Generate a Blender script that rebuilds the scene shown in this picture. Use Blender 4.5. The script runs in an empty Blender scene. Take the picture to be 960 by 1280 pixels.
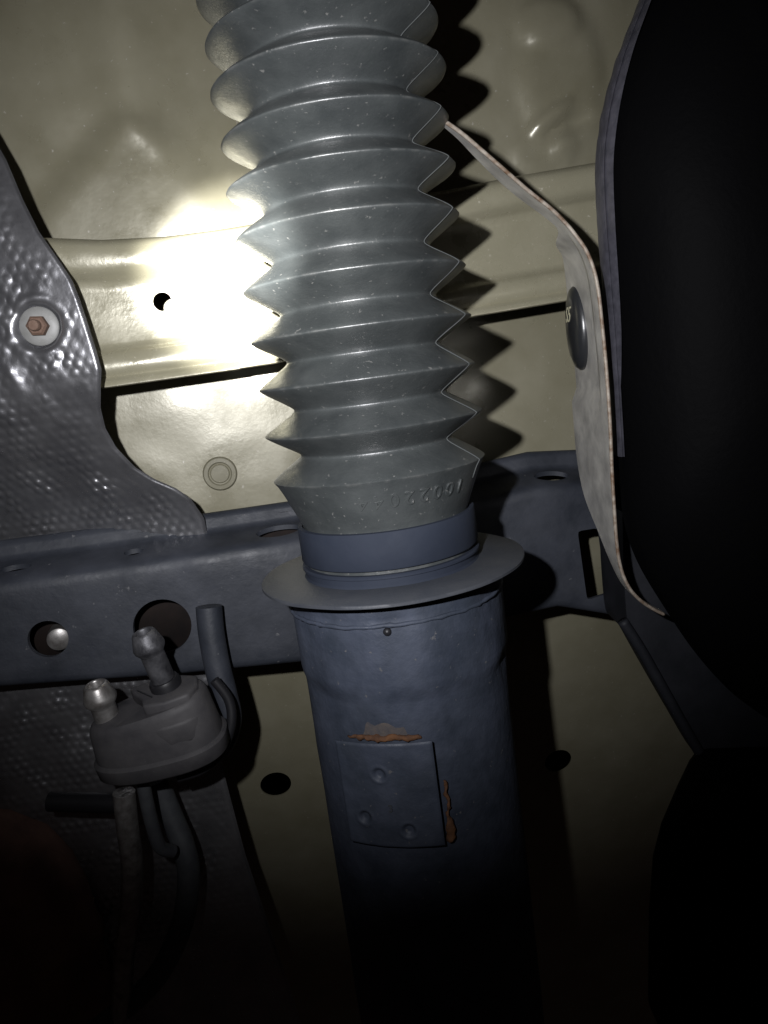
import bpy, bmesh, math, random
from mathutils import Vector, Matrix, noise
random.seed(7)
S = bpy.context.scene
COL = S.collection
PI = math.pi

# ------------------------------------------------------------------ camera
PITCH, ROLL, FPX = math.radians(10.8), math.radians(7.6), 967.0
CAM = Vector((0, 0, 0))
FW = Vector((0, math.cos(PITCH), -math.sin(PITCH)))
R0 = Vector((1, 0, 0)); U0 = Vector((0, math.sin(PITCH), math.cos(PITCH)))
RT = R0 * math.cos(ROLL) - U0 * math.sin(ROLL)
UP = R0 * math.sin(ROLL) + U0 * math.cos(ROLL)
cd = bpy.data.cameras.new('camera'); cam = bpy.data.objects.new('camera', cd); COL.objects.link(cam)
cd.lens = FPX / 1280 * 36; cd.sensor_width = 36; cd.clip_start = 0.01; cd.clip_end = 50
m = Matrix((RT, UP, -FW)).transposed().to_4x4(); m.translation = CAM
cam.matrix_world = m
S.camera = cam
# a little depth of field: none, a phone lens

# ------------------------------------------------------------------ world (night, under the car)
w = bpy.data.worlds.new('World'); S.world = w; w.use_nodes = True
w.node_tree.nodes['Background'].inputs[0].default_value = (0.60, 0.42, 0.38, 1)
w.node_tree.nodes['Background'].inputs[1].default_value = 0.008

# ------------------------------------------------------------------ the flashlight beside the camera (hot centre + wide spill)
LPOS = CAM + RT * -0.052 + UP * 0.034
def ray(px, py):
    return RT * ((px - 480) / FPX) + UP * ((640 - py) / FPX) + FW
def at(px, py, a, b=0.0):
    """point of the plane Y = a + b*X that is seen at this pixel of the photograph"""
    d = ray(px, py); t = (a - CAM.y + b * CAM.x) / (d.y - b * d.x)
    return CAM + d * t
def spot(name, target, energy, size, blend, col):
    l = bpy.data.lights.new(name, 'SPOT'); o = bpy.data.objects.new(name, l); COL.objects.link(o)
    l.energy = energy; l.spot_size = math.radians(size); l.spot_blend = blend
    l.shadow_soft_size = 0.004; l.color = col
    o.location = LPOS
    o.rotation_euler = (target - LPOS).to_track_quat('-Z', 'Y').to_euler()
    return o
spot('flashlight_spill', at(410, 430, 0.5), 11.5, 82, 0.95, (0.97, 0.97, 1.0))
spot('flashlight_beam', at(345, 345, 0.5), 7, 27, 1.0, (1.0, 0.99, 0.94))
spot('flashlight_hot_centre', at(302, 350, 0.5), 130, 16, 1.0, (1.0, 0.99, 0.95))

S.view_settings.view_transform = 'Standard'; S.view_settings.look = 'None'
S.view_settings.exposure = 0; S.view_settings.gamma = 1
S.cycles.max_bounces = 6

# ------------------------------------------------------------------ materials
def mat(name, base, rough=0.5, metal=0.0, spec=0.5, var=None, vscale=30, vstr=0.5, bump=0.0, bscale=200,
        rvar=0.0, rscale=60, specks=None, spscale=260, spth=0.72):
    mt = bpy.data.materials.new(name); mt.use_nodes = True
    nt = mt.node_tree; N = nt.nodes; L = nt.links
    b = N['Principled BSDF']
    b.inputs['Metallic'].default_value = metal
    b.inputs['Specular IOR Level'].default_value = spec
    b.inputs['Roughness'].default_value = rough
    tc = N.new('ShaderNodeTexCoord')
    def nz(scale, detail=6, rg=0.6):
        n = N.new('ShaderNodeTexNoise'); n.inputs['Scale'].default_value = scale
        n.inputs['Detail'].default_value = detail; n.inputs['Roughness'].default_value = rg
        L.new(tc.outputs['Object'], n.inputs['Vector']); return n
    col = None
    if var:
        n = nz(vscale); r = N.new('ShaderNodeValToRGB')
        r.color_ramp.elements[0].position = 0.5 - vstr * 0.35; r.color_ramp.elements[0].color = (*base, 1)
        r.color_ramp.elements[1].position = 0.5 + vstr * 0.35; r.color_ramp.elements[1].color = (*var, 1)
        L.new(n.outputs['Fac'], r.inputs['Fac']); col = r.outputs['Color']
    if specks:
        n = nz(spscale, 3); r = N.new('ShaderNodeValToRGB')
        r.color_ramp.elements[0].position = spth; r.color_ramp.elements[1].position = spth + 0.06
        L.new(n.outputs['Fac'], r.inputs['Fac'])
        mx = N.new('ShaderNodeMix'); mx.data_type = 'RGBA'
        L.new(r.outputs['Color'], mx.inputs['Factor'])
        if col: L.new(col, mx.inputs['A'])
        else: mx.inputs['A'].default_value = (*base, 1)
        mx.inputs['B'].default_value = (*specks, 1); col = mx.outputs['Result']
    if col: L.new(col, b.inputs['Base Color'])
    else: b.inputs['Base Color'].default_value = (*base, 1)
    if rvar:
        n = nz(rscale); mr = N.new('ShaderNodeMapRange')
        mr.inputs['From Min'].default_value = 0.3; mr.inputs['From Max'].default_value = 0.7
        mr.inputs['To Min'].default_value = max(0.05, rough - rvar); mr.inputs['To Max'].default_value = min(1, rough + rvar)
        L.new(n.outputs['Fac'], mr.inputs['Value']); L.new(mr.outputs['Result'], b.inputs['Roughness'])
    if bump:
        n = nz(bscale, 5); bp = N.new('ShaderNodeBump'); bp.inputs['Strength'].default_value = bump
        bp.inputs['Distance'].default_value = 0.0006
        L.new(n.outputs['Fac'], bp.inputs['Height']); L.new(bp.outputs['Normal'], b.inputs['Normal'])
    return mt

M = {}
M['panel'] = mat('primer_panel_paint', (0.205, 0.190, 0.128), 0.32, 0.12, 0.6, var=(0.28, 0.263, 0.192), vscale=18, vstr=0.7,
                 bump=0.12, bscale=300, rvar=0.10, rscale=30, specks=(0.42, 0.40, 0.34), spscale=330, spth=0.69)
M['rail'] = mat('primer_rail_paint', (0.245, 0.230, 0.160), 0.28, 0.15, 0.65, var=(0.32, 0.30, 0.22), vscale=22, vstr=0.9,
                bump=0.22, bscale=300, rvar=0.12, rscale=60, specks=(0.5, 0.47, 0.38), spscale=300, spth=0.68)
M['rubber'] = mat('dusty_boot_rubber', (0.029, 0.033, 0.034), 0.40, 0, 0.8, var=(0.052, 0.057, 0.057), vscale=55, vstr=0.6,
                  bump=0.25, bscale=600, rvar=0.10, rscale=90, specks=(0.125, 0.125, 0.12), spscale=420, spth=0.655)
def scuff_crests(mt):
    # pale scuffing and settled dust on the outermost fold edges
    nt = mt.node_tree; N = nt.nodes; L = nt.links; b = N['Principled BSDF']
    g = N.new('ShaderNodeNewGeometry'); r = N.new('ShaderNodeMapRange')
    r.inputs['From Min'].default_value = 0.515; r.inputs['From Max'].default_value = 0.60
    L.new(g.outputs['Pointiness'], r.inputs['Value'])
    tc = N.new('ShaderNodeTexCoord'); n = N.new('ShaderNodeTexNoise'); n.inputs['Scale'].default_value = 190; n.inputs['Detail'].default_value = 8
    L.new(tc.outputs['Object'], n.inputs['Vector'])
    r2 = N.new('ShaderNodeMapRange'); r2.inputs['From Min'].default_value = 0.46; r2.inputs['From Max'].default_value = 0.66
    L.new(n.outputs['Fac'], r2.inputs['Value'])
    mu = N.new('ShaderNodeMath'); mu.operation = 'MULTIPLY'; L.new(r.outputs['Result'], mu.inputs[0]); L.new(r2.outputs['Result'], mu.inputs[1])
    src = b.inputs['Base Color'].links[0].from_socket
    mx = N.new('ShaderNodeMix'); mx.data_type = 'RGBA'; L.new(mu.outputs[0], mx.inputs['Factor']); L.new(src, mx.inputs['A'])
    mx.inputs['B'].default_value = (0.095, 0.097, 0.094, 1); L.new(mx.outputs['Result'], b.inputs['Base Color'])
scuff_crests(M['rubber'])
M['rubber_mark'] = mat('boot_mould_line', (0.06, 0.064, 0.064), 0.85, 0, 0.1)
M['tube'] = mat('blue_black_steel_paint', (0.024, 0.030, 0.043), 0.6, 0, 0.32, var=(0.044, 0.052, 0.074), vscale=50, vstr=0.45,
                bump=0.8, bscale=190, rvar=0.16, rscale=60, specks=(0.085, 0.085, 0.09), spscale=300, spth=0.675)
M['band'] = mat('clamp_band_paint', (0.017, 0.021, 0.032), 0.65, 0, 0.12, var=(0.025, 0.030, 0.043), vscale=40, vstr=0.8, bump=0.15, bscale=260, rvar=0.1, rscale=60)
M['flange'] = mat('flange_steel_paint', (0.034, 0.038, 0.047), 0.55, 0, 0.35, var=(0.046, 0.049, 0.056), vscale=50, bump=0.3, bscale=500)
M['cross'] = mat('dirty_chassis_paint', (0.017, 0.020, 0.027), 0.55, 0, 0.4, var=(0.040, 0.044, 0.056), vscale=34, vstr=0.6,
                 bump=0.6, bscale=150, rvar=0.15, rscale=40, specks=(0.11, 0.11, 0.115), spscale=190, spth=0.69)
M['galv'] = mat('galvanised_sheet', (0.60, 0.585, 0.55), 0.42, 0.3, 0.5, var=(0.34, 0.33, 0.315), vscale=70, vstr=0.5,
                bump=0.12, bscale=260, rvar=0.12, rscale=80)
M['galv_edge'] = mat('rust_bitten_cut_edge', (0.36, 0.32, 0.27), 0.6, 0.2, 0.4, var=(0.15, 0.095, 0.06), vscale=200, vstr=0.4, bump=0.4, bscale=600)
M['foil'] = mat('embossed_aluminium_foil', (0.38, 0.38, 0.395), 0.33, 0.82, 0.5, var=(0.20, 0.20, 0.215), vscale=40, vstr=0.9,
                bump=0.45, bscale=160, rvar=0.10, rscale=60)
M['washer'] = mat('washer_steel', (0.25, 0.25, 0.245), 0.5, 0.1, 0.4, var=(0.20, 0.20, 0.19), vscale=200, bump=0.1, bscale=500)
M['nut'] = mat('rusty_nut', (0.12, 0.070, 0.050), 0.75, 0.1, 0.3, var=(0.19, 0.13, 0.10), vscale=300, vstr=0.8, bump=0.6, bscale=700)
M['rust'] = mat('orange_weld_rust', (0.13, 0.060, 0.026), 0.85, 0, 0.2, var=(0.05, 0.028, 0.020), vscale=260, vstr=0.7, bump=0.8, bscale=600)
M['rustdust'] = mat('brown_rust_dust', (0.085, 0.070, 0.060), 0.85, 0, 0.2, var=(0.040, 0.042, 0.052), vscale=240, vstr=0.7, bump=0.6, bscale=600)
M['plug'] = mat('black_plug_rubber', (0.018, 0.019, 0.021), 0.28, 0, 0.5, bump=0.1, bscale=400)
M['plugmark'] = mat('plug_yellow_print', (0.42, 0.40, 0.28), 0.5)
M['tank'] = mat('black_tank_plastic', (0.0022, 0.0022, 0.0025), 0.6, 0, 0.03, bump=0.4, bscale=260)
M['seam'] = mat('tank_seam_rubber', (0.075, 0.073, 0.090), 0.5, 0, 0.4, var=(0.030, 0.030, 0.038), vscale=180, vstr=0.7, bump=0.3, bscale=400)
M['block'] = mat('dusty_black_plastic', (0.034, 0.033, 0.037), 0.6, 0, 0.3, var=(0.075, 0.072, 0.074), vscale=55, vstr=0.7, bump=0.2, bscale=350,
                 specks=(0.10, 0.10, 0.10), spscale=240, spth=0.73)
M['stub'] = mat('grey_fitting_metal', (0.13, 0.13, 0.14), 0.5, 0.5, 0.5, var=(0.035, 0.035, 0.04), vscale=110, vstr=0.5, bump=0.6, bscale=300)
M['stub2'] = mat('bright_fitting_metal', (0.42, 0.41, 0.40), 0.38, 0.7, 0.5, var=(0.16, 0.145, 0.135), vscale=150, vstr=0.6, bump=0.2, bscale=300)
M['blackrub'] = mat('black_collar_rubber', (0.012, 0.012, 0.014), 0.45, 0, 0.4)
M['hose'] = mat('grey_hose', (0.07, 0.075, 0.08), 0.55, 0, 0.4, var=(0.045, 0.047, 0.054), vscale=90, bump=0.2, bscale=300)
M['side'] = mat('side_member_paint', (0.010, 0.011, 0.014), 0.6, 0, 0.25, var=(0.019, 0.020, 0.025), vscale=40, bump=0.3, bscale=160)
M['inner'] = mat('dark_hole_backing', (0.020, 0.014, 0.012), 0.8, 0, 0.2, var=(0.010, 0.008, 0.008), vscale=60)  # dark tone of the plate that keeps the left crossmember holes dark
M['plugdull'] = mat('dull_panel_plug', (0.19, 0.178, 0.125), 0.5, 0, 0.3, var=(0.24, 0.226, 0.165), vscale=60, bump=0.2, bscale=300)
M['brown'] = mat('rust_brown_metal', (0.30, 0.165, 0.125), 0.85, 0, 0.2, var=(0.07, 0.042, 0.036), vscale=24, vstr=0.8, bump=0.4, bscale=200)

# ------------------------------------------------------------------ helpers
def mesh_obj(name, verts, faces, material, parent=None, smooth=True, angle=None):
    me = bpy.data.meshes.new(name); me.from_pydata([tuple(v) for v in verts], [], faces); me.update()
    bm = bmesh.new(); bm.from_mesh(me); bmesh.ops.recalc_face_normals(bm, faces=bm.faces); bm.to_mesh(me); bm.free()
    o = bpy.data.objects.new(name, me); COL.objects.link(o)
    me.materials.append(material)
    if smooth:
        for p in me.polygons: p.use_smooth = True
        if angle is not None: me.set_sharp_from_angle(angle=math.radians(angle))
    if parent: o.parent = parent
    return o
def tag(o, label, cat, group=None, kind=None):
    o['label'] = label
    if cat: o['category'] = cat
    if group: o['group'] = group
    if kind: o['kind'] = kind
    return o
def thing(name, label, cat, loc=(0, 0, 0)):
    o = bpy.data.objects.new(name, None); COL.objects.link(o); o.location = loc
    o.empty_display_size = 0.02
    return tag(o, label, cat)
def under(o, parent):
    """parent a world-space mesh and keep it where it is (parents here are only translated)"""
    o.parent = parent; p = parent; off = Vector((0, 0, 0))
    while p: off += Vector(p.location); p = p.parent
    o.location = Vector(o.location) - off
    return o
def lathe(prof, segs, centre, axis=Vector((0, 0, 1)), caps=False):
    """prof: list of (r, h) along axis from centre"""
    q = Vector((0, 0, 1)).rotation_difference(axis.normalized())
    v, f = [], []
    for r, h in prof:
        for i in range(segs):
            a = 2 * PI * i / segs
            v.append(centre + q @ Vector((r * math.cos(a), r * math.sin(a), h)))
    n = len(prof)
    for j in range(n - 1):
        for i in range(segs):
            k = (i + 1) % segs
            f.append((j * segs + i, j * segs + k, (j + 1) * segs + k, (j + 1) * segs + i))
    if caps:
        f.append(tuple(range(segs))[::-1]); f.append(tuple((n - 1) * segs + i for i in range(segs)))
    return v, f
def smoothpath(pts, n=8):
    out = []
    for i in range(len(pts) - 1):
        p0 = pts[max(i - 1, 0)]; p1 = pts[i]; p2 = pts[i + 1]; p3 = pts[min(i + 2, len(pts) - 1)]
        for k in range(n):
            t = k / n
            out.append(0.5 * ((2 * p1) + (p2 - p0) * t + (2 * p0 - 5 * p1 + 4 * p2 - p3) * t * t + (3 * p1 - p0 - 3 * p2 + p3) * t ** 3))
    out.append(pts[-1]); return out
def tube(pts, radii, segs=20, caps=True):
    v, f = [], []
    up = Vector((0.13, -0.9, 0.2))
    for i, p in enumerate(pts):
        d = (pts[min(i + 1, len(pts) - 1)] - pts[max(i - 1, 0)]).normalized()
        a = d.cross(up).normalized(); b = d.cross(a).normalized()
        r = radii[i] if isinstance(radii, (list, tuple)) else radii
        for k in range(segs):
            t = 2 * PI * k / segs; v.append(p + a * (r * math.cos(t)) + b * (r * math.sin(t)))
    for j in range(len(pts) - 1):
        for i in range(segs):
            k = (i + 1) % segs
            f.append((j * segs + i, j * segs + k, (j + 1) * segs + k, (j + 1) * segs + i))
    if caps:
        f.append(tuple(range(segs))[::-1]); f.append(tuple((len(pts) - 1) * segs + i for i in range(segs)))
    return v, f
def apply_mods(o):
    dg = bpy.context.evaluated_depsgraph_get(); dg.update()
    me = bpy.data.meshes.new_from_object(o.evaluated_get(dg), depsgraph=dg)
    o.modifiers.clear(); old = o.data; o.data = me; bpy.data.meshes.remove(old)
def cut(o, cutters):
    for c in cutters:
        md = o.modifiers.new('cut', 'BOOLEAN'); md.object = c; md.operation = 'DIFFERENCE'; md.solver = 'EXACT'
    apply_mods(o)
    for c in cutters:
        me = c.data; bpy.data.objects.remove(c); bpy.data.meshes.remove(me)
def solidify(o, t, offset=1):
    md = o.modifiers.new('solid', 'SOLIDIFY'); md.thickness = t; md.offset = offset; apply_mods(o)
def bevel(o, wdt, seg=2, ang=35):
    md = o.modifiers.new('bevel', 'BEVEL'); md.width = wdt; md.segments = seg; md.limit_method = 'ANGLE'; md.angle_limit = math.radians(ang)
    apply_mods(o)
def shade(o, ang=40):
    for p in o.data.polygons: p.use_smooth = True
    o.data.set_sharp_from_angle(angle=math.radians(ang))
def cyl_cutter(c, r, depth, axis=Vector((0, 1, 0)), segs=40, sx=1.0, sz=1.0):
    v, f = lathe([(r, -depth / 2), (r, depth / 2)], segs, Vector((0, 0, 0)), axis, caps=True)
    v = [Vector((p.x * sx, p.y, p.z * sz)) + c for p in v]
    return mesh_obj('cutter', v, f, M['tube'], smooth=False)
def prism(name, pts_front, back, material, parent=None, bev=0.0):
    """polygon given as world points, extruded by the vector back"""
    n = len(pts_front); v = list(pts_front) + [p + back for p in pts_front]
    f = [tuple(range(n)), tuple(range(2 * n - 1, n - 1, -1))] + [(i, (i + 1) % n, n + (i + 1) % n, n + i) for i in range(n)]
    o = mesh_obj(name, v, f, material, smooth=False)
    if bev: bevel(o, bev, 3)
    shade(o, 40)
    if parent: under(o, parent)
    return o
def lerp_tab(tab, x):
    if x <= tab[0][0]: return tab[0][1]
    for (x0, y0), (x1, y1) in zip(tab, tab[1:]):
        if x <= x1: return y0 + (y1 - y0) * (x - x0) / (x1 - x0)
    return tab[-1][1]
def sstep(a, b, x):
    t = min(1, max(0, (x - a) / (b - a))); return t * t * (3 - 2 * t)

YAW = 0.15                      # the body behind is turned: its left side is nearer
PAN_A, RAIL_A, CR_A, CR_B = 0.576, 0.495, 0.500, 0.17

# ------------------------------------------------------------------ the body panel behind (structure)
def build_panel():
    dents = []                   # (x, z, sx, sz, rot, amp) stamped bosses and creases
    def D(px, py, sx, sz, rot, amp):
        p = at(px, py, PAN_A, YAW); dents.append((p.x, p.z, sx, sz, math.radians(rot), amp))
    D(683, 30, .022, .016, 0, -.0035)      # boss at the top
    D(672, 190, .020, .014, 8, -.0026)     # round boss above the rail
    D(704, 182, .008, .016, 0, -.0024)
    D(708, 160, .020, .006, 20, .0042)     # crease above it
    D(686, 149, .019, .0042, 28, -.0048)
    D(275, 592, .013, .013, 0, -.0001)     # faint round boss below the rail
    D(700, 100, .030, .050, 0, -.0040)
    D(190, 175, .006, .012, 20, -.0012)
    D(168, 165, .005, .008, 35, -.0018)
    apex = at(165, 140, PAN_A, YAW); top = at(140, -40, PAN_A, YAW)
    v, f = [], []
    xs = [-0.62 + 1.35 * i / 300 for i in range(301)]; zs = [-1.05 + 1.55 * j / 380 for j in range(381)]
    la = at(40, 300, PAN_A, YAW); lb = at(285, 305, PAN_A, YAW)
    rz = at(300, 300, PAN_A, YAW).z
    for z in zs:
        for x in xs:
            y = PAN_A + YAW * x
            for (cx, cz, sx, sz, r, a) in dents:
                dx, dz = x - cx, z - cz
                u = (dx * math.cos(r) + dz * math.sin(r)) / sx; q = (-dx * math.sin(r) + dz * math.cos(r)) / sz
                d = u * u + q * q
                if d < 9: y += a * (1 - sstep(0.45, 1.5, d))
            # stamped ridge that runs down and fans out into a flat triangle above the rail
            if z > rz - 0.01:
                cx = apex.x + (top.x - apex.x) * (z - apex.z) / (top.z - apex.z)
                ya = -0.0050 * math.exp(-((x - cx) / 0.017) ** 2) + 0.010 * sstep(0.0, 0.10, x - cx) * (1 - sstep(.13, .2, x - cx))
                t = max(-.2, (apex.z - z) / (apex.z - la.z))
                l = apex.x + (la.x - apex.x) * t; r_ = apex.x + (lb.x - apex.x) * t
                inside = sstep(l - 0.024, l + 0.010, x) * (1 - sstep(r_ - 0.010, r_ + 0.024, x))
                yb = -0.0065 * inside * (1 - 0.25 * t) + 0.010 * sstep(0.0, 0.10, x - r_) * (1 - sstep(.13, .2, x - r_)) * (1 - sstep(.2, 1, t))
                k = sstep(apex.z - .022, apex.z + .022, z)
                y += ya * k + yb * (1 - k)
            # lower body: a shallow channel under the crossmember
            y += 0.004 * math.exp(-((x - 0.0) / 0.03) ** 2) * (1 - sstep(-.16, -.10, z))
            y += 0.30 * math.log(1 + math.exp((-.125 - z) / .012)) * .012
            y += 0.0012 * noise.noise(Vector((x * 9, z * 9, 3))) + 0.0004 * noise.noise(Vector((x * 40, z * 40, 9)))
            v.append((x, y, z))
    n = len(xs)
    for j in range(len(zs) - 1):
        for i in range(n - 1):
            f.append((j * n + i, j * n + i + 1, (j + 1) * n + i + 1, (j + 1) * n + i))
    o = mesh_obj('body_panel', v, f, M['panel'])
    solidify(o, 0.0015, -1)
    cs = []
    for px, py, r in ((345, 979, .0125), (697, 950, .0125)):
        dr = ray(px, py).normalized(); q = next(CAM + dr * (k * .001) for k in range(400, 1200) if (CAM + dr * (k * .001)).y > PAN_A + YAW * (dr * (k * .001)).x + .0036 * math.log(1 + math.exp((-.125 - (dr * (k * .001)).z) / .012)))
        cs.append(cyl_cutter(q, r * 1.05, 0.08))
    cut(o, cs); shade(o, 50)
    tag(o, 'pale olive grey painted steel body panel behind the strut', None, kind='structure')
build_panel()
# unseen black sheet added behind the panel so that its holes look into the dark
v = [Vector((x, y, z)) for y in (0.80,) for z in (-0.9, 0.8) for x in (-0.9, 1.0)]
bk = mesh_obj('dark_backing', [(-.9, 1.3, -1.6), (1.0, 1.5, -1.6), (1.0, 1.5, .8), (-.9, 1.3, .8)], [(0, 1, 2, 3)], M['tank'], smooth=False)
tag(bk, 'black backing sheet added behind the body panel', None, kind='structure')

# ------------------------------------------------------------------ stamped rail across the panel
def build_rail():
    # profile: t 0 top .. 1 bottom, offset from the rail plane
    prof = [(-.012, .072), (-.010, .030), (0.0, .020), (.012, .010), (.035, .0045), (.07, .0018), (.12, .0006), (.20, .0012), (.245, .003),
            (.275, .0075), (.30, .0092), (.36, .0096), (.55, .0090), (.70, .0086), (.735, .0078), (.76, .0040), (.79, .0014), (.86, .0004), (.905, .0012),
            (.925, .0026), (.945, .0008), (.97, -.0012), (.992, -.0014), (1.0, .0004), (.998, .003), (.985, .012), (.97, .070)]
    topt = [(-100, 294), (45, 291), (120, 294), (200, 290), (285, 279), (560, 231), (650, 213), (750, 196), (1000, 152)]
    bott = [(-100, 512), (128, 485), (340, 455), (590, 396), (710, 376), (1000, 326)]
    cols = [-100 + 1100 * i / 110 for i in range(111)]
    v, f = [], []
    for c in cols:
        pt = at(c, lerp_tab(topt, c), RAIL_A, YAW); pb = at(c + (8 if c < 300 else 3), lerp_tab(bott, c), RAIL_A, YAW)
        for t, off in prof:
            p = pt.lerp(pb, t)
            v.append(Vector((p.x, RAIL_A + YAW * p.x + off + 0.0006 * noise.noise(Vector((p.x * 14, t * 3, 1))), p.z)))
    n = len(prof)
    for i in range(len(cols) - 1):
        for j in range(n - 1):
            f.append((i * n + j, i * n + j + 1, (i + 1) * n + j + 1, (i + 1) * n + j))
    o = mesh_obj('cross_rail', v, f, M['rail'])
    solidify(o, 0.0014, -1)
    hp = at(203, 377, RAIL_A + .009, YAW)
    cut(o, [cyl_cutter(hp, 0.0056, 0.05)])
    md = o.modifiers.new('n', 'WEIGHTED_NORMAL'); o.modifiers.clear()
    shade(o, 55)
    tag(o, 'pale olive grey stamped steel rail with a small round hole, spanning the body panel', 'rail')
build_rail()

# ------------------------------------------------------------------ crossmember
def build_crossmember():
    topt = [(-100, 690), (0, 676), (200, 650), (370, 626), (610, 577), (660, 565), (735, 562), (800, 566), (900, 580)]
    bott = [(-100, 870), (0, 862), (200, 849), (380, 832), (560, 790), (668, 766), (730, 777), (785, 792), (900, 815)]
    cols = [-110 + 905 * i / 120 for i in range(121)]
    # (drop from the top edge in metres or None = fraction of face, Y offset)
    v, f = [], []; n = 0
    for c in cols:
        pt = at(c, lerp_tab(topt, c), CR_A + .034, CR_B)
        pb = at(c, lerp_tab(bott, c), CR_A, CR_B)
        st = [(pt.z - .012, .046), (pt.z - .004, .0435), (pt.z - .0008, .040), (pt.z, .0365), (pt.z - .001, .0335), (pt.z - .004, .0315), (pt.z - .009, .0305),
              (pt.z - .0115, .029), (pt.z - .0128, .025), (pt.z - .0150, .017), (pt.z - .0175, .0085), (pt.z - .0195, .0035), (pt.z - .0225, .0008), (pt.z - .027, 0)]
        z1 = pt.z - .027
        for k in range(1, 9):
            st.append((z1 + (pb.z + .006 - z1) * k / 8, 0))
        st += [(pb.z + .003, .0006), (pb.z + .0008, .0025), (pb.z, .006), (pb.z, .03)]
        n = len(st)
        for z, off in st:
            x = pt.x
            y = CR_A + CR_B * x + off + .0007 * noise.noise(Vector((x * 22, z * 22, 4)))
            v.append(Vector((x, y, z)))
    for i in range(len(cols) - 1):
        for j in range(n - 1):
            f.append((i * n + j, i * n + j + 1, (i + 1) * n + j + 1, (i + 1) * n + j))
    o = mesh_obj('crossmember', v, f, M['cross'])
    solidify(o, 0.003, -1)
    cs = []
    # shelf holes (seen at a glance, cut vertically)
    for px, py, rx, ry in ((350, 675, .0145, .0075), (690, 606, .0125, .0075), (22, 717, .009, .004), (168, 694, .006, .004)):
        p = at(px, py, CR_A + .016, CR_B)
        vv, ff = lathe([(1, -.02), (1, .02)], 32, Vector((0, 0, 0)), Vector((0, 0, 1)), caps=True)
        cs.append(mesh_obj('cutter', [Vector((q.x * rx, q.y * ry + q.x * rx * CR_B, q.z)) + p for q in vv], ff, M['cross'], smooth=False))
    for px, py, r in ((60, 799, .0118), (203, 783, .0178)):
        cs.append(cyl_cutter(at(px, py, CR_A, CR_B), r, .03))
    # upright rectangular slot with rounded corners
    pts = []
    q = [(722, 664), (748, 660), (760, 742), (734, 750)]
    P = [at(a, b, CR_A, CR_B) for a, b in q]
    for i in range(4):
        p0, p1, p2 = P[i - 1], P[i], P[(i + 1) % 4]
        a = p1 + (p0 - p1).normalized() * .003; b = p1 + (p2 - p1).normalized() * .003
        pts += [a, a.lerp(p1, .6).lerp(b.lerp(p1, .6), .5), b]
    n = len(pts); d = Vector((0, .03, 0))
    cs.append(mesh_obj('cutter', [p - d for p in pts] + [p + d for p in pts],
                       [tuple(range(n)), tuple(range(2 * n - 1, n - 1, -1))] + [(i, (i + 1) % n, n + (i + 1) % n, n + i) for i in range(n)], M['cross'], smooth=False))
    cut(o, cs); shade(o, 45)
    cols = [-110 + 500 * i / 20 for i in range(21)]; v, f = [], []
    for c in cols:
        pt = at(c, lerp_tab(topt, c), CR_A + .034, CR_B); pb = at(c, lerp_tab(bott, c), CR_A, CR_B)
        for z in (pt.z - .006, pb.z + .001): v.append(Vector((pt.x, CR_A + CR_B * pt.x + .0325, z)))
    for i in range(20): f.append((2 * i, 2 * i + 1, 2 * i + 3, 2 * i + 2))
    bp_ = mesh_obj('dark_hole_plate', v, f, M['inner']); solidify(bp_, .002, 0); under(bp_, o)  # dark plate added behind the left holes so that they look dark inside
    tag(o, 'blue black painted chassis crossmember with oval, round and slotted holes', 'crossmember')
    return o
build_crossmember()
def build_inner_bush():
    # bright end of a sleeve inside the left round hole of the crossmember
    c = at(73, 800, CR_A + .016, CR_B)
    v, f = lathe([(.0, .0), (.0052, .0), (.0072, .001), (.0076, .004), (.0076, .022)], 28, c, Vector((-.25, 1, 0)))
    tag(mesh_obj('sleeve_end', v, f, M['stub2'], angle=40), 'bright metal sleeve end inside the small round crossmember hole', 'sleeve')
build_inner_bush()

# ------------------------------------------------------------------ side member that the crossmember runs into
def build_side_member():
    t = thing('side_member', 'dark chassis side member sloping down under the black tank', 'chassis member', at(790, 760, .47))
    px = [(778, 640), (800, 668), (832, 735), (880, 800), (960, 850), (1060, 880), (1060, 1090), (960, 1040), (905, 985), (868, 925), (825, 850), (797, 800), (786, 790), (780, 720)]
    prism('web', smoothpath([at(a, b, .475) for a, b in px + px[:1]], 4)[:-1], Vector((0, .05, 0)), M['side'], t)
    path = smoothpath([at(a, b, .473) for a, b in ((778, 776), (800, 810), (825, 854), (868, 930), (905, 988), (960, 1044), (1060, 1094))], 6)
    v, f = tube(path, .0035, 12); under(mesh_obj('lower_lip', v, f, M['side']), t)
build_side_member()

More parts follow.
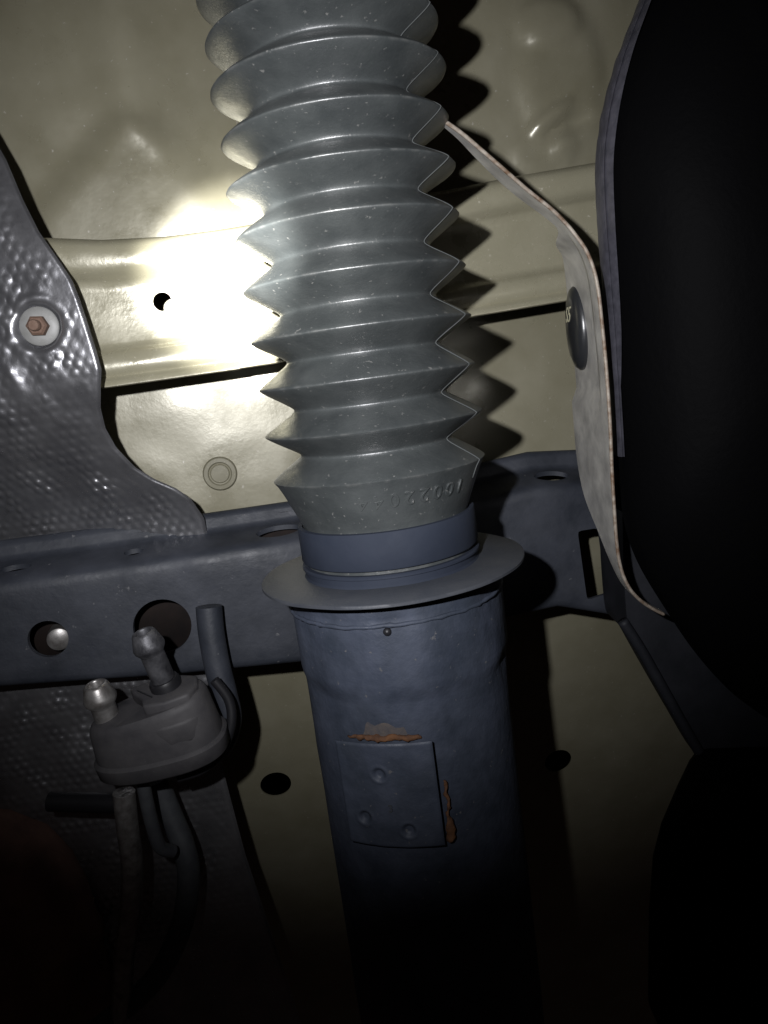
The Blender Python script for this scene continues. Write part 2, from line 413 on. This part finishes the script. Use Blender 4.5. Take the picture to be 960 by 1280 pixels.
# ------------------------------------------------------------------ heat shield
def build_shield():
    edge = [(-40, -150), (60, -75), (150, -22), (200, 6), (250, 27), (290, 47), (330, 75), (350, 88), (372, 97), (405, 108), (440, 119), (462, 125), (485, 124), (510, 124), (535, 130),
            (560, 144), (585, 168), (600, 192), (612, 220), (625, 238), (648, 254), (700, 264), (800, 266), (900, 270), (960, 277), (1010, 290), (1070, 306), (1320, 390)]
    rows = [20 + 1290 * j / 580 for j in range(581)]
    v, f = [], []; nx = 170
    nutp = (48, 408)
    pitch = 0.0064
    def depth(px, py):
        return 0.468 + 0.066 * sstep(450, 720, py) + .012 * (1 - sstep(150, 330, py)) - .00002 * px
    for py in rows:
        e = lerp_tab(edge, py)
        e0 = -130
        for i in range(nx + 1):
            px = e + (e0 - e) * (i / nx) ** 1.0
            p = at(px, py, depth(px, py) - .010, 0.05)
            de = min(e - px, 400)                              # distance to the rim in pixels
            dn = math.hypot(px - nutp[0], py - nutp[1])
            # hexagonal emboss, partly crushed
            u = p.x / pitch; w_ = p.z / (pitch * 0.866)
            row = math.floor(w_); best = 9
            for rr in (row, row + 1):
                uu = u - 0.5 * (rr & 1)
                cc = round(uu)
                jx = 0.34 * noise.noise(Vector((cc * 1.7, rr * 2.3, 5))); jz = 0.34 * noise.noise(Vector((cc * 2.1, rr * 1.3, 8)))
                best = min(best, math.hypot(uu - cc - jx, (w_ - rr - jz) * 0.866))
            dim = max(0.0, 1 - (best / 0.40) ** 2)
            big = noise.noise(Vector((p.x * 22, p.z * 22, 2.0)))
            crush = 0.45 + 0.9 * noise.noise(Vector((p.x * 60, p.z * 60, 11))) 
            flat = sstep(3, 12, de) * sstep(30, 42, dn)
            near_edge = 0.45 + 0.55 * sstep(15, 60, de)
            h = -(0.00085 + .0012 * sstep(470, 620, py) * (1 - .5 * sstep(720, 840, py))) * dim * max(.12, crush) * flat * near_edge
            # wrinkles, strongest round the fixing and below it
            ang = math.atan2(py - nutp[1], px - nutp[0])
            wr = math.exp(-((dn - 55) / 34) ** 2) * sstep(10, 40, de)
            h += 0.0006 * wr * math.sin(ang * 9 + 2.2 * noise.noise(Vector((px * .02, py * .02, 1)))) * (0.6 + 0.6 * noise.noise(Vector((ang * 2, 0, 3))))
            h += 0.0028 * big * sstep(0, 60, de) * sstep(20, 130, dn)
            gx = noise.noise(Vector((p.x * 60, p.z * 34, 21)))
            h += 0.0042 * abs(gx) * sstep(12, 60, de) * math.exp(-((py - 500) / 90) ** 2) * sstep(35, 60, dn)
            # round seat pressed in for the nut, with a rolled ring
            h += 0.0030 * (1 - sstep(22, 33, dn)) - 0.0012 * math.exp(-((dn - 36) / 5.0) ** 2) * (.6 + .8 * noise.noise(Vector((math.cos(ang) * 1.6, math.sin(ang) * 1.6, 6))))
            # rolled rim
            h += 0.0016 * (1 - sstep(0, 4, de)) ** 2
            # big swell: the shield bellies toward the light on the left and turns away lower down
            h -= 0.0042 * math.exp(-((py - 520) / 60) ** 2) * sstep(10, 120, de)
            v.append(Vector((p.x, p.y + h, p.z)))
    for j in range(len(rows) - 1):
        for i in range(nx):
            a = j * (nx + 1) + i
            f.append((a, a + 1, a + nx + 2, a + nx + 1))
    t = thing('heat_shield', 'crumpled dimpled aluminium heat shield fixed by a rusty nut', 'heat shield', at(60, 560, .48))
    o = mesh_obj('foil_sheet', v, f, M['foil']); solidify(o, .0006, -1); shade(o, 60); under(o, t)
    c = at(50, 408, .4580, .05); ax = Vector((-.05, -1, .03))
    ax = Vector((.10, -1, .0))
    v, f = lathe([(.0045, .0), (.0098, .0), (.0108, .0008), (.0108, .0014), (.0100, .0020), (.0058, .0022), (.0045, .0022)], 40, c, ax)
    wsh = under(mesh_obj('washer', v, f, M['washer'], angle=40), t)
    v, f = lathe([(.0, .0075), (.0046, .0075), (.0058, .0064), (.0060, .0022), (.0060, .0)], 6, c, ax)
    under(mesh_obj('nut', v, f, M['nut'], smooth=False), t); bevel(t.children[-1], .0005, 2)
    v, f = lathe([(.0, .0125), (.0026, .0122), (.0031, .0115), (.0031, .006)], 20, c, ax)
    under(mesh_obj('stud', v, f, M['nut'], angle=40), t)
build_shield()

# ------------------------------------------------------------------ the strut with its bellows
Y0 = 0.38; X0 = at(457, 455, Y0).x
def zr(px, py, R):            # height of a ring of radius R whose right silhouette is at this pixel
    return at(px, py, Y0 - R * R / Y0).z
AX = Vector((X0, Y0, 0))
def build_strut():
    t = thing('suspension_strut', 'blue black suspension strut in a ribbed grey rubber boot, running through the middle', 'strut', (X0, Y0, -0.45))
    crest = [zr(*p, .052) for p in ((527, -100), (533, -36), (539, 24), (547, 84), (555, 147), (563, 207), (572, 267), (580, 331), (588, 394), (595, 453), (602, 511), (609, 567))]
    RC, RV = .0522, .0372
    prof = []
    
    def g(ph, a_):           # ph 0 crest .. 1 crest; rounded triangle
        s = math.asin(a_ * math.cos(2 * PI * ph)) / math.asin(a_)
        return 0.5 + 0.5 * s
    for k in range(len(crest) - 1):
        for i in range(40):
            ph = i / 40; z = crest[k] + (crest[k + 1] - crest[k]) * ph
            gg = g(ph, 0.86 + .09 * min(1, k / 8))
            lip = 0.0004 * math.exp(-((min(ph, 1 - ph)) / 0.03) ** 2)
            prof.append((RV + (RC + .0006 * math.sin(k * 2.7 + (2.7 if ph > .5 else 0)) - RV) * gg + lip, z + .0004 * math.sin(k * 4.1) * math.sin(PI * ph)))
    zc = crest[-1]
    zl = zr(589, 628, .0425)
    prof += [(RC, zc), (RC - .0006, zc - .0010)]
    for i in range(1, 13):
        s = i / 12; prof.append((RC - .0008 + (.0416 - RC + .0008) * (s ** .92), zc - .001 + (zl - zc + .001) * s))
    zb_top = zr(590, 631, .0437); zb_bot = zr(598, 671, .0437)
    prof += [(.0414, zl - .001), (.0418, zb_bot - .001), (.0418, zb_bot - .0026), (.040, zb_bot - .0030)]
    v, f = lathe(prof, 144, AX)
    # uneven dusty rubber: tiny waviness
    v = [p + Vector((p.x - X0, p.y - Y0, 0)).normalized() * (.00035 * noise.noise(p * 30) + .00022 * noise.noise(p * 110)) for p in v]
    boot = under(mesh_obj('rubber_boot', v, f, M['rubber'], angle=75), t)
    boot['label'] = 'ribbed grey rubber bellows with moulded digits on the last fold'
    # mould seam on the right, following the folds
    for az in (math.radians(-27), ):
        pts = [AX + Vector((r * math.cos(az) + .0001 * math.cos(az), r * math.sin(az), z)) for r, z in prof[38:-12]]
        vv, ff = tube(pts, .00028, 6); under(mesh_obj('mould_seam', vv, ff, M['rubber_mark']), boot)
    # moulded digits, upside down on the last cone
    fc = bpy.data.curves.new('digits', 'FONT'); fc.body = '10022044'; fc.size = .0098; fc.extrude = .0004; fc.space_character = 1.42
    fc.align_x = 'CENTER'; fc.bevel_depth = .0001
    to = bpy.data.objects.new('digits', fc); COL.objects.link(to)
    dg = bpy.context.evaluated_depsgraph_get(); dg.update()
    me = bpy.data.meshes.new_from_object(to.evaluated_get(dg)); bpy.data.objects.remove(to)
    azc = math.radians(-90 + 18.0); zmid = zc + (zl - zc) * 0.42
    for vt in me.vertices:
        x, y, h = -vt.co.x, -(vt.co.y - .0034), vt.co.z          # turned by 180 degrees
        z = zmid + y * 0.92; s = min(1, max(0, (zc - .001 - z) / (zc - .001 - zl)))
        r = RC - .0008 + (.0416 - RC + .0008) * (s ** .92)
        a = azc + x / .0472
        vt.co = AX + Vector(((r + h + .0001) * math.cos(a), (r + h + .0001) * math.sin(a), z))
    me.materials.clear(); me.materials.append(M['rubber'])
    do = bpy.data.objects.new('moulded_digits', me); COL.objects.link(do); under(do, boot)
    # clamp band
    v, f = lathe([(.0420, zb_top + .0006), (.0440, zb_top + .0004), (.0444, zb_top - .0004), (.0444, zb_bot + .0004), (.0440, zb_bot - .0004), (.0420, zb_bot - .0006)], 120, AX)
    under(mesh_obj('clamp_band', v, f, M['band'], angle=40), t)
    # neck + flange
    zf = (zr(654, 689, .0675) + at(339, 737, Y0 - .0675 ** 2 / Y0).z) / 2
    v, f = lathe([(.0400, zb_bot - .0026), (.0440, zb_bot - .0026), (.0447, zb_bot - .0032), (.0447, zb_bot - .0042), (.0436, zb_bot - .0046), (.0436, zf + .0022), (.0446, zf + .0008)], 120, AX)
    under(mesh_obj('neck', v, f, M['band'], angle=30), t)
    v, f = lathe([(.0430, zf + .0012), (.0656, zf + .0010), (.0662, zf + .0005),
                  (.0662, zf - .0007), (.0656, zf - .0011), (.052, zf - .0014)], 160, AX)
    v = [p + Vector((0, 0, .0005 * noise.noise(p * 40))) for p in v]
    under(mesh_obj('flange', v, f, M['flange'], angle=50), t)
    # tube with its welded collar
    TR = .0516; zk = zr(641, 805, TR)
    v, f = lathe([(.048, zf - .0010), (.0522, zf - .0014), (.0532, zf - .0030), (.0534, zf - .006), (.0533, zf - .010), (.0531, zf - .0112), (.0533, zf - .0122), (.0534, zf - .017), (.0531, zk + .006), (.0528, zk + .0024), (.0521, zk), (.0517, zk - .003)]
                 + [(TR, zk - .004 - .0125 * i) for i in range(30)], 160, AX)
    v2 = []
    for p in v:
        n_ = Vector((p.x - X0, p.y - Y0, 0)).normalized(); d = .0003 * noise.noise(p * 55) + .00015 * noise.noise(p * 190)
        if zk - .004 < p.z < zf - .009: d += .0016 * noise.noise(p * 60)
        v2.append(p + n_ * d)
    tb = under(mesh_obj('tube', v2, f, M['tube'], angle=60), t)
    # bead between flange and collar
    pts = [AX + Vector(((.0534 + .0003 * noise.noise(Vector((i * .7, 0, 0)))) * math.cos(2 * PI * i / 140), (.0534) * math.sin(2 * PI * i / 140), zf - .0135 + .0010 * noise.noise(Vector((i * .25, 4, 0))))) for i in range(141)]
    vv, ff = tube(pts, [.0010 + .0006 * noise.noise(Vector((i * .8, 1, 7))) for i in range(141)], 8, False)
    under(mesh_obj('weld_bead', vv, ff, M['tube']), tb)
    vv, ff = lathe([(0, .0012), (.0012, .0010), (.0019, .0), (.0020, -.002)], 16, at(484, 790, Y0 - .0530), Vector((-.1, -1, .1)))
    under(mesh_obj('drip_hole', vv, ff, M['blackrub']), tb)
    # small identification plate welded on the tube
    q = [at(420, 926, .3275), at(548, 929, .3275), at(555, 1056, .3275), at(431, 1056, .3275)]
    cen = sum(q, Vector()) / 4
    az = math.atan2(-math.sqrt(TR ** 2 - (cen.x - X0) ** 2), cen.x - X0)
    nrm = Vector((math.cos(az), math.sin(az), 0)); tx = Vector((-math.sin(az), math.cos(az), 0))
    W = .0465 / 2; Hh = (q[0].z - q[3].z) / 2
    cz = cen.z
    N = 90; v, f = [], []
    def loc(px, py):
        p = at(px, py, .328); return ((p - AX).dot(tx), p.z - cz)
    dim = [loc(475, 966), loc(455, 1025), loc(514, 1031)]
    RP = .085
    for j in range(N + 1):
        for i in range(N + 1):
            u = -W + 2 * W * i / N; z = Hh - 2 * Hh * j / N
            out = TR + .0054 - (RP - math.sqrt(RP * RP - u * u))
            for du, dz in dim:
                d = math.hypot(u - du, z - dz) / .0036
                if d < 1.6: out += -.0019 * (1 - sstep(.35, 1.0, d)) + .00025 * math.exp(-((d - 1.15) / .2) ** 2)
            ed = min(W - abs(u), Hh - abs(z)); out -= .0006 * (1 - sstep(0, .0008, ed))
            out += .00025 * noise.noise(Vector((u * 120, z * 120, 2)))
            v.append(Vector((X0, Y0, cz + z)) + nrm * out + tx * u)
    for j in range(N):
        for i in range(N):
            a = j * (N + 1) + i; f.append((a, a + 1, a + N + 2, a + N + 1))
    # normal must face outwards for the thickness
    o = mesh_obj('maker_plate', v, f, M['tube'])
    if o.data.polygons[N * N // 2].normal.dot(nrm) < 0:
        o.data.flip_normals()
    solidify(o, .0022, -1); shade(o, 45); under(o, t)
    # stamped mark on the plate
    fc = bpy.data.curves.new('mark', 'FONT'); fc.body = '3'; fc.size = .0052; fc.extrude = .0006; fc.align_x = 'CENTER'
    to = bpy.data.objects.new('mark', fc); COL.objects.link(to); dg = bpy.context.evaluated_depsgraph_get(); dg.update()
    me = bpy.data.meshes.new_from_object(to.evaluated_get(dg)); bpy.data.objects.remove(to)
    mu, mz = loc(491, 1010)
    for vt in me.vertices:
        u = mu + vt.co.x; out = TR + .0055 - (RP - math.sqrt(RP * RP - u * u)) + vt.co.z
        vt.co = Vector((X0, Y0, cz + mz + vt.co.y)) + nrm * out + tx * u
    me.materials.clear(); me.materials.append(M['flange'])
    mo = bpy.data.objects.new('stamped_mark', me); COL.objects.link(mo)
    under(mo, o)
    # rusty weld along the top and the right edge
    def bead(name, pts, rads, mtl):
        vv, ff = tube(pts, rads, 10); vv = [p + Vector((noise.noise(p * 300), noise.noise(p * 310 + Vector((3, 1, 0))), noise.noise(p * 290 + Vector((9, 0, 2))))) * .0013 for p in vv]
        return under(mesh_obj(name, vv, ff, mtl), t)
    def onT(u, z, r=TR):
        a = az + u / TR
        return Vector((X0 + r * math.cos(a), Y0 + r * math.sin(a), z))
    n = 30
    bead('rusty_weld', [onT(-W * .80 + 1.55 * W * i / n, cz + Hh - .0004 + .0012 * math.sin(PI * i / n), TR + .0008) for i in range(n + 1)],
         [(.0014 + .0010 * noise.noise(Vector((i * .5, 2, 2)))) * (0.25 + .75 * math.sin(PI * min(1, max(0, i / n))) ** .5) for i in range(n + 1)], M['rust'])
    bead('rusty_weld', [onT(W * 1.08, cz + Hh * (.15 - 1.15 * i / n), .0542) for i in range(n + 1)],
         [.0007 + .0016 * sstep(.55, .9, i / n) + .0005 * noise.noise(Vector((i * .6, 5, 2))) for i in range(n + 1)], M['rust'])
    # thin scab of rust dust and scraped paint above the plate, a patch of the tube skin
    v, f = [], []; n = 40
    for j in range(n + 1):
        for i in range(n + 1):
            u = -W * .72 + W * 1.45 * i / n; z = cz + Hh + .001 + .013 * j / n
            s = math.sin(PI * i / n) * (1 - j / n); k = noise.noise(Vector((u * 160, z * 60, 1))) * .5 + s * 1.25 - .62
            v.append(onT(u, z, TR + min(.00035, max(-.0012, k * .0012))))
    for j in range(n):
        for i in range(n):
            a = j * (n + 1) + i; f.append((a, a + 1, a + n + 2, a + n + 1))
    under(mesh_obj('rust_scab', v, f, M['rustdust']), t)
build_strut()

# ------------------------------------------------------------------ thin galvanised bracket to the right of the boot
def build_bracket():
    t = thing('strap_bracket', 'thin galvanised strap bracket with rusty cut edge and a black plug', 'bracket', at(768, 680, .42))
    # front edge: pixel, Y; back edge Y (ribbon depth)
    tab = [(550, 148, .376, .380), (575, 165, .382, .390), (600, 186, .388, .401), (630, 212, .394, .411), (660, 238, .400, .417), (690, 262, .404, .419), (708, 280, .406, .421),
           (718, 292, .4065, .445), (732, 312, .407, .462), (742, 336, .408, .474), (748, 365, .408, .480), (752, 400, .409, .482), (756, 440, .410, .482), (760, 490, .410, .482), (763, 540, .411, .482),
           (765, 590, .412, .480), (768, 640, .413, .470), (771, 680, .414, .446), (776, 710, .415, .432), (786, 734, .416, .428), (800, 750, .418, .428), (816, 761, .420, .428), (830, 768, .422, .428)]
    A = smoothpath([Vector((*at(a, b, y), )) for a, b, y, y2 in tab], 5)
    Bk = smoothpath([Vector((at(a, b, y).x, y2, at(a, b, y).z)) for a, b, y, y2 in tab], 5)
    n = 24; v, f = [], []
    for p, q in zip(A, Bk):
        for k in range(n + 1):
            s = k / n; c = p.lerp(q, s)
            # pressed recess round the plug
            zc = at(720, 405, .45).z; d = abs(c.z - zc) / .045
            dep = .0036 * (1 - sstep(.85, 1.02, d)) * sstep(.16, .24, s)
            c = c + Vector((dep, 0, 0)); v.append(c)
    for j in range(len(A) - 1):
        for k in range(n):
            a = j * (n + 1) + k; f.append((a, a + 1, a + n + 2, a + n + 1))
    o = mesh_obj('strap', v, f, M['galv']); solidify(o, .0016, 0); shade(o, 50); under(o, t)
    vv, ff = tube(A, .0010, 8); under(mesh_obj('cut_edge', vv, ff, M['galv_edge']), t)
    # black rubber plug
    pc = at(741, 407, .447); x = pc.x
    idx = min(range(len(A)), key=lambda i: abs(A[i].z - pc.z)); x = A[idx].x + .0036
    c = Vector((x, .463, pc.z)); ax = Vector((-1, 0, 0))
    v, f = lathe([(.0235, -.004), (.0245, .0008), (.0243, .0022), (.0225, .0042), (.018, .0058), (.010, .0068), (.0, .0072)], 48, c, ax); v = [Vector((p.x, c.y + (p.y - c.y) * .62, p.z)) for p in v]
    pl = under(mesh_obj('plug', v, f, M['plug'], angle=50), t)
    fc = bpy.data.curves.new('pm', 'FONT'); fc.body = 'S5'; fc.size = .0125; fc.extrude = .0001; fc.align_x = 'CENTER'; fc.shear = .3
    to = bpy.data.objects.new('pm', fc); COL.objects.link(to); dg = bpy.context.evaluated_depsgraph_get(); dg.update()
    me = bpy.data.meshes.new_from_object(to.evaluated_get(dg)); bpy.data.objects.remove(to)
    for vt in me.vertices:
        yy = -vt.co.x * .8; zz = vt.co.y + .004; r = math.hypot(yy / .62, zz)
        hh = lerp_tab([(0, .0072), (.010, .0068), (.018, .0058), (.0225, .0042), (.0243, .0022)], r)
        vt.co = c + Vector((-hh - .0002 - vt.co.z, yy, zz))
    me.materials.clear(); me.materials.append(M['plugmark'])
    po = bpy.data.objects.new('printed_mark', me); COL.objects.link(po); under(po, pl)
build_bracket()

# ------------------------------------------------------------------ black tank on the right
def build_tank():
    t = thing('fuel_tank', 'large matt black plastic tank with a raised seam along its edge', 'tank', at(860, 900, .46))
    out = [(1150, -160), (900, -160), (845, -70), (808, 0), (782, 60), (766, 115), (757, 165), (754, 215), (757, 280), (762, 345), (768, 420), (773, 500), (778, 580), (783, 650), (800, 705),
           (835, 765), (880, 830), (930, 880), (1000, 915), (1150, 930)]
    P = smoothpath([at(a, b, .432) for a, b in out], 5)
    n = len(P); cen = at(1060, 380, .38)
    rings = [(0.30, .53, 0), (0.12, .475, 0), (0.006, .440, 0), (0.004, .432, 0), (.03, .424, 0), (.10, .412, 0), (.25, .398, 0), (.5, .388, 0), (.85, .384, 0)]
    v, f = [], []
    for s, y, _ in rings:
        for p in P:
            q = p.lerp(Vector((cen.x, 0, cen.z)), s); v.append(Vector((q.x, y, q.z)))
    for j in range(len(rings) - 1):
        for i in range(n):
            k = (i + 1) % n
            f.append((j * n + i, j * n + k, (j + 1) * n + k, (j + 1) * n + i))
    f.append(tuple((len(rings) - 1) * n + i for i in range(n)))
    under(mesh_obj('tank_body', v, f, M['tank'], angle=60), t)
    # raised moulded seam strip
    sm = [(840, -80), (822, -40), (801, 14), (781, 66), (766, 118), (757, 168), (754, 216), (757, 280), (762, 345), (768, 420), (773, 500), (777, 570)]
    A = smoothpath([at(a - 1, b, .430) for a, b in sm], 8); v, f = [], []
    for i, p in enumerate(A):
        wob = .0005 * noise.noise(Vector((i * .35, 3, 3))); k = i / (len(A) - 1)
        wd = (.0028 + .0008 * math.sin(k * 5)) * (1 - .9 * sstep(.72, 1, k)) * (.55 + .45 * sstep(.1, .5, k))
        for dx, y in ((-.0010 + wob, .440), (-.0016 + wob, .4285), (-.0004 + wob * .5, .4258), (.0002, .4268), (.0006, .4250), (wd, .4215 + .010 * sstep(.8, 1, k)), (wd + .0006, .4262 + .008 * sstep(.8, 1, k)), (wd + .0004, .434)):
            v.append(Vector((p.x + dx, y, p.z)))
    for i in range(len(A) - 1):
        for k in range(7):
            a = i * 8 + k; f.append((a, a + 1, a + 9, a + 8))
    under(mesh_obj('seam_strip', v, f, M['seam'], angle=35), t)
build_tank()

# ------------------------------------------------------------------ dark liner at the lower right
def build_liner():
    px = [(905, 978), (880, 1030), (858, 1080), (846, 1125), (840, 1200), (838, 1330), (1150, 1330), (1150, 985), (1000, 975)]
    o = prism('splash_liner', [at(a, b, .43) for a, b in px], Vector((0, .05, 0)), M['tank'], bev=.010)
    tag(o, 'black plastic splash liner below the tank', 'liner')
build_liner()

# ------------------------------------------------------------------ hose connector block with two barbed stubs
def build_block():
    t = thing('connector_block', 'dusty black plastic block with two barbed metal hose stubs', 'connector', at(195, 970, .415))
    up = (UP * .985 + FW * -.12 + RT * -.10).normalized()    # the block's own upright, leaning with the pipes
    up = Vector((-.09, -.14, .985)).normalized()
    side = Vector((.985, .04, .14)); side = (side - up * side.dot(up)).normalized(); dep = up.cross(side).normalized()   # dep points back
    c0 = at(193, 908, .424)
    def P(s, d, h): return c0 + side * s * 1.08 + dep * d * 1.05 + up * h * 1.12
    # oval plan outline, narrower on the left lobe
    def plan(scale=1.0, k=48, grow=0.0):
        pts = []
        for i in range(k):
            a = 2 * PI * i / k; ca, sa = math.cos(a), math.sin(a)
            e = .80
            x = math.copysign(abs(ca) ** e, ca) * (.0350 + grow); y = math.copysign(abs(sa) ** .8, sa) * (.0200 + grow)
            y *= 1 + .10 * ca
            pts.append((x * scale, y * scale))
        return pts
    rings = []
    for h, sc, gr in ((-.0215, .30, 0), (-.0215, .90, -.002), (-.0205, .97, 0), (-.0185, 1, .0012), (-.0110, 1, .0016), (-.0100, 1, .0004), (-.0095, 1, -.0004), (.0100, 1, -.0022), (.0125, .975, -.0026), (.0138, .93, -.003), (.0140, .45, -.003), (.0140, .05, 0)):
        rings.append([P(x, y, h + (.0035 * x / .035 if h > 0 else 0)) for x, y in plan(sc, 48, gr)])
    v = [p for r in rings for p in r]; f = []
    for j in range(len(rings) - 1):
        for i in range(48):
            k = (i + 1) % 48; f.append((j * 48 + i, j * 48 + k, (j + 1) * 48 + k, (j + 1) * 48 + i))
    f.append(tuple(range(48))); f.append(tuple((len(rings) - 1) * 48 + i for i in range(48)))
    under(mesh_obj('body', v, f, M['block'], angle=45), t)
    # raised front pad and the S-shaped step on the top
    def slab(name, pl, h0, h1, m_, bev=.0015):
        return prism(name, [P(x, y, h1) for x, y in pl], up * (h0 - h1), m_, t, bev)
    slab('front_pad', [(.004, -.0182), (.012, -.0190), (.022, -.0176), (.0285, -.0130), (.0285, -.006), (.004, -.006)], -.0060, .0085, M['block'], .0025)
    slab('top_step', [(-.006, .004), (.000, -.004), (.002, -.0125), (.014, -.0145), (.026, -.0115), (.0300, -.003), (.0285, .008), (.018, .0140), (.000, .0145), (-.010, .012)], .010, .0195, M['block'], .0018)
    # thin slits on the top, as dark inlaid strips
    def strip(a, b, wd, h):
        a = Vector(a); b = Vector(b); d = (b - a).normalized(); nn = Vector((-d.y, d.x)) * wd
        slab('slit', [(*(a + nn),), (*(b + nn),), (*(b - nn),), (*(a - nn),)], h - .003, h, M['blackrub'], .0002)
    strip((-.004, .006), (.0065, -.006), .0004, .0199)
    # stubs
    def stub(base, L, r, m_, collar, lean=0.0, hexa=False):
        b = base; s = t
        axis = (up + side * lean).normalized()
        if collar:
            v, f = lathe([(r * 1.30, -.004), (r * 1.32, .004), (r * 1.2, .0058), (r * .9, .006)], 28, b, axis); under(mesh_obj('collar', v, f, M['blackrub'], angle=40), t)
        h = L
        prof = [(r, -.002), (r, h - .0145), (r * 1.02, h - .0140), (r * 1.30, h - .0112), (r * 1.36, h - .0095), (r * 1.30, h - .0078), (r * 1.02, h - .0014), (r * .92, h - .0004), (r * .80, h), (r * .66, h - .0003), (r * .60, h - .001), (r * .58, h - .010), (0, h - .0101)]
        v, f = lathe(prof, 32, b, axis); return under(mesh_obj('barbed_stub', v, f, m_, angle=35), t)
    stub(P(.0125, .0030, .0190), .0375, .0068, M['stub'], True, -.06)
    stub(P(-.0225, .0015, .0120), .0215, .0070, M['stub2'], False, .02)
    # two dust spots
    for px_, py_ in ((161, 932), (153, 957)):
        pass
    # short outlet pipes underneath
    def pipe(name, pts, r, m_, hole=True):
        pp = smoothpath(pts, 8); v, f = tube(pp, r, 20)
        return mesh_obj(name, v, f, m_)
build_block()

def hose(name, pix, r, m_, label, cat, hollow=False, n=8):
    pts = smoothpath([at(a, b, y) for a, b, y in pix], n)
    if hollow:
        pts = pts[:]; d = (pts[0] - pts[1]).normalized()
        radii = [r] * len(pts)
        inner = [pts[0] + (pts[1] - pts[0]).normalized() * .012, pts[0] + d * .0002]
        v, f = tube([inner[0], inner[1], inner[1]] + pts, [r * .62, r * .70, r * .94] + radii, 22)
    else:
        v, f = tube(pts, r, 20)
    o = mesh_obj(name, v, f, m_, angle=50); return tag(o, label, cat)
# pipe standing against the crossmember behind the block, bending down behind it
hose('coolant_pipe', [(261, 758, .468), (264, 790, .466), (271, 830, .464), (281, 870, .462), (286, 900, .462), (276, 930, .462), (258, 945, .462)], .0082, M['cross'],
     'blue grey pipe leaning on the crossmember beside the connector block', 'pipe', True)
hose('breather_hose', [(268, 850, .440), (286, 875, .440), (289, 905, .438), (276, 940, .436), (252, 962, .434), (222, 972, .432)], .0030, M['blackrub'],
     'thin black hose curling round the back of the connector block', 'hose')
hose('metal_pipe', [(155, 990, .440), (159, 1030, .440), (165, 1080, .442), (163, 1140, .446), (155, 1200, .450), (150, 1300, .455)], .0068, M['stub2'],
     'open ended metal pipe rising under the connector block', 'pipe', True)
hose('short_spigot', [(176, 960, .430), (181, 990, .432), (190, 1030, .436), (200, 1058, .440), (216, 1064, .446)], .0042, M['hose'],
     'short dark spigot hooked under the connector block', 'hose')
hose('rubber_hose', [(196, 975, .472), (214, 1020, .470), (230, 1060, .466), (236, 1100, .464), (226, 1160, .462), (196, 1220, .458), (150, 1265, .455), (90, 1310, .452)], .0075, M['hose'],
     'brownish rubber hose bowing out beside the metal pipe', 'hose')
hose('cross_pipe', [(62, 1002, .462), (100, 1003, .460), (150, 1004, .456)], .0062, M['blackrub'],
     'short dark pipe lying behind the top of the metal pipe', 'pipe')
def build_canister():
    # big rust brown canister low on the left, flattened from front to back
    t = thing('rusty_canister', 'large dull rust brown canister in the dark below the pipes', 'canister', at(-50, 1320, .50))
    c = at(-50, 1190, .50)
    prof = [(.0, .112), (.030, .110), (.058, .102), (.080, .086), (.094, .064), (.100, .040), (.102, .012), (.1045, .009), (.1055, .004), (.1045, -.001), (.102, -.004), (.101, -.06), (.098, -.16)]
    v, f = lathe(prof, 64, Vector((0, 0, 0)))
    v = [c + Vector((p.x, p.y * .5, p.z)) + Vector((1, 0, 0)) * (.0012 * noise.noise(p * 30)) for p in v]
    under(mesh_obj('shell', v, f, M['brown'], angle=50), t)
build_canister()
def build_panel_plug():
    c = at(275, 592, PAN_A - .003, YAW)
    v, f = lathe([(.0, .0016), (.0062, .0014), (.0070, .0002), (.0078, .0004), (.0086, .0018), (.0112, .0016), (.0122, .0004), (.0124, -.004)], 40, c, Vector((.15, -1, 0)))
    tag(mesh_obj('panel_plug', v, f, M['plugdull'], angle=40), 'round dull olive plug set in the body panel under the rail', 'plug')
build_panel_plug()
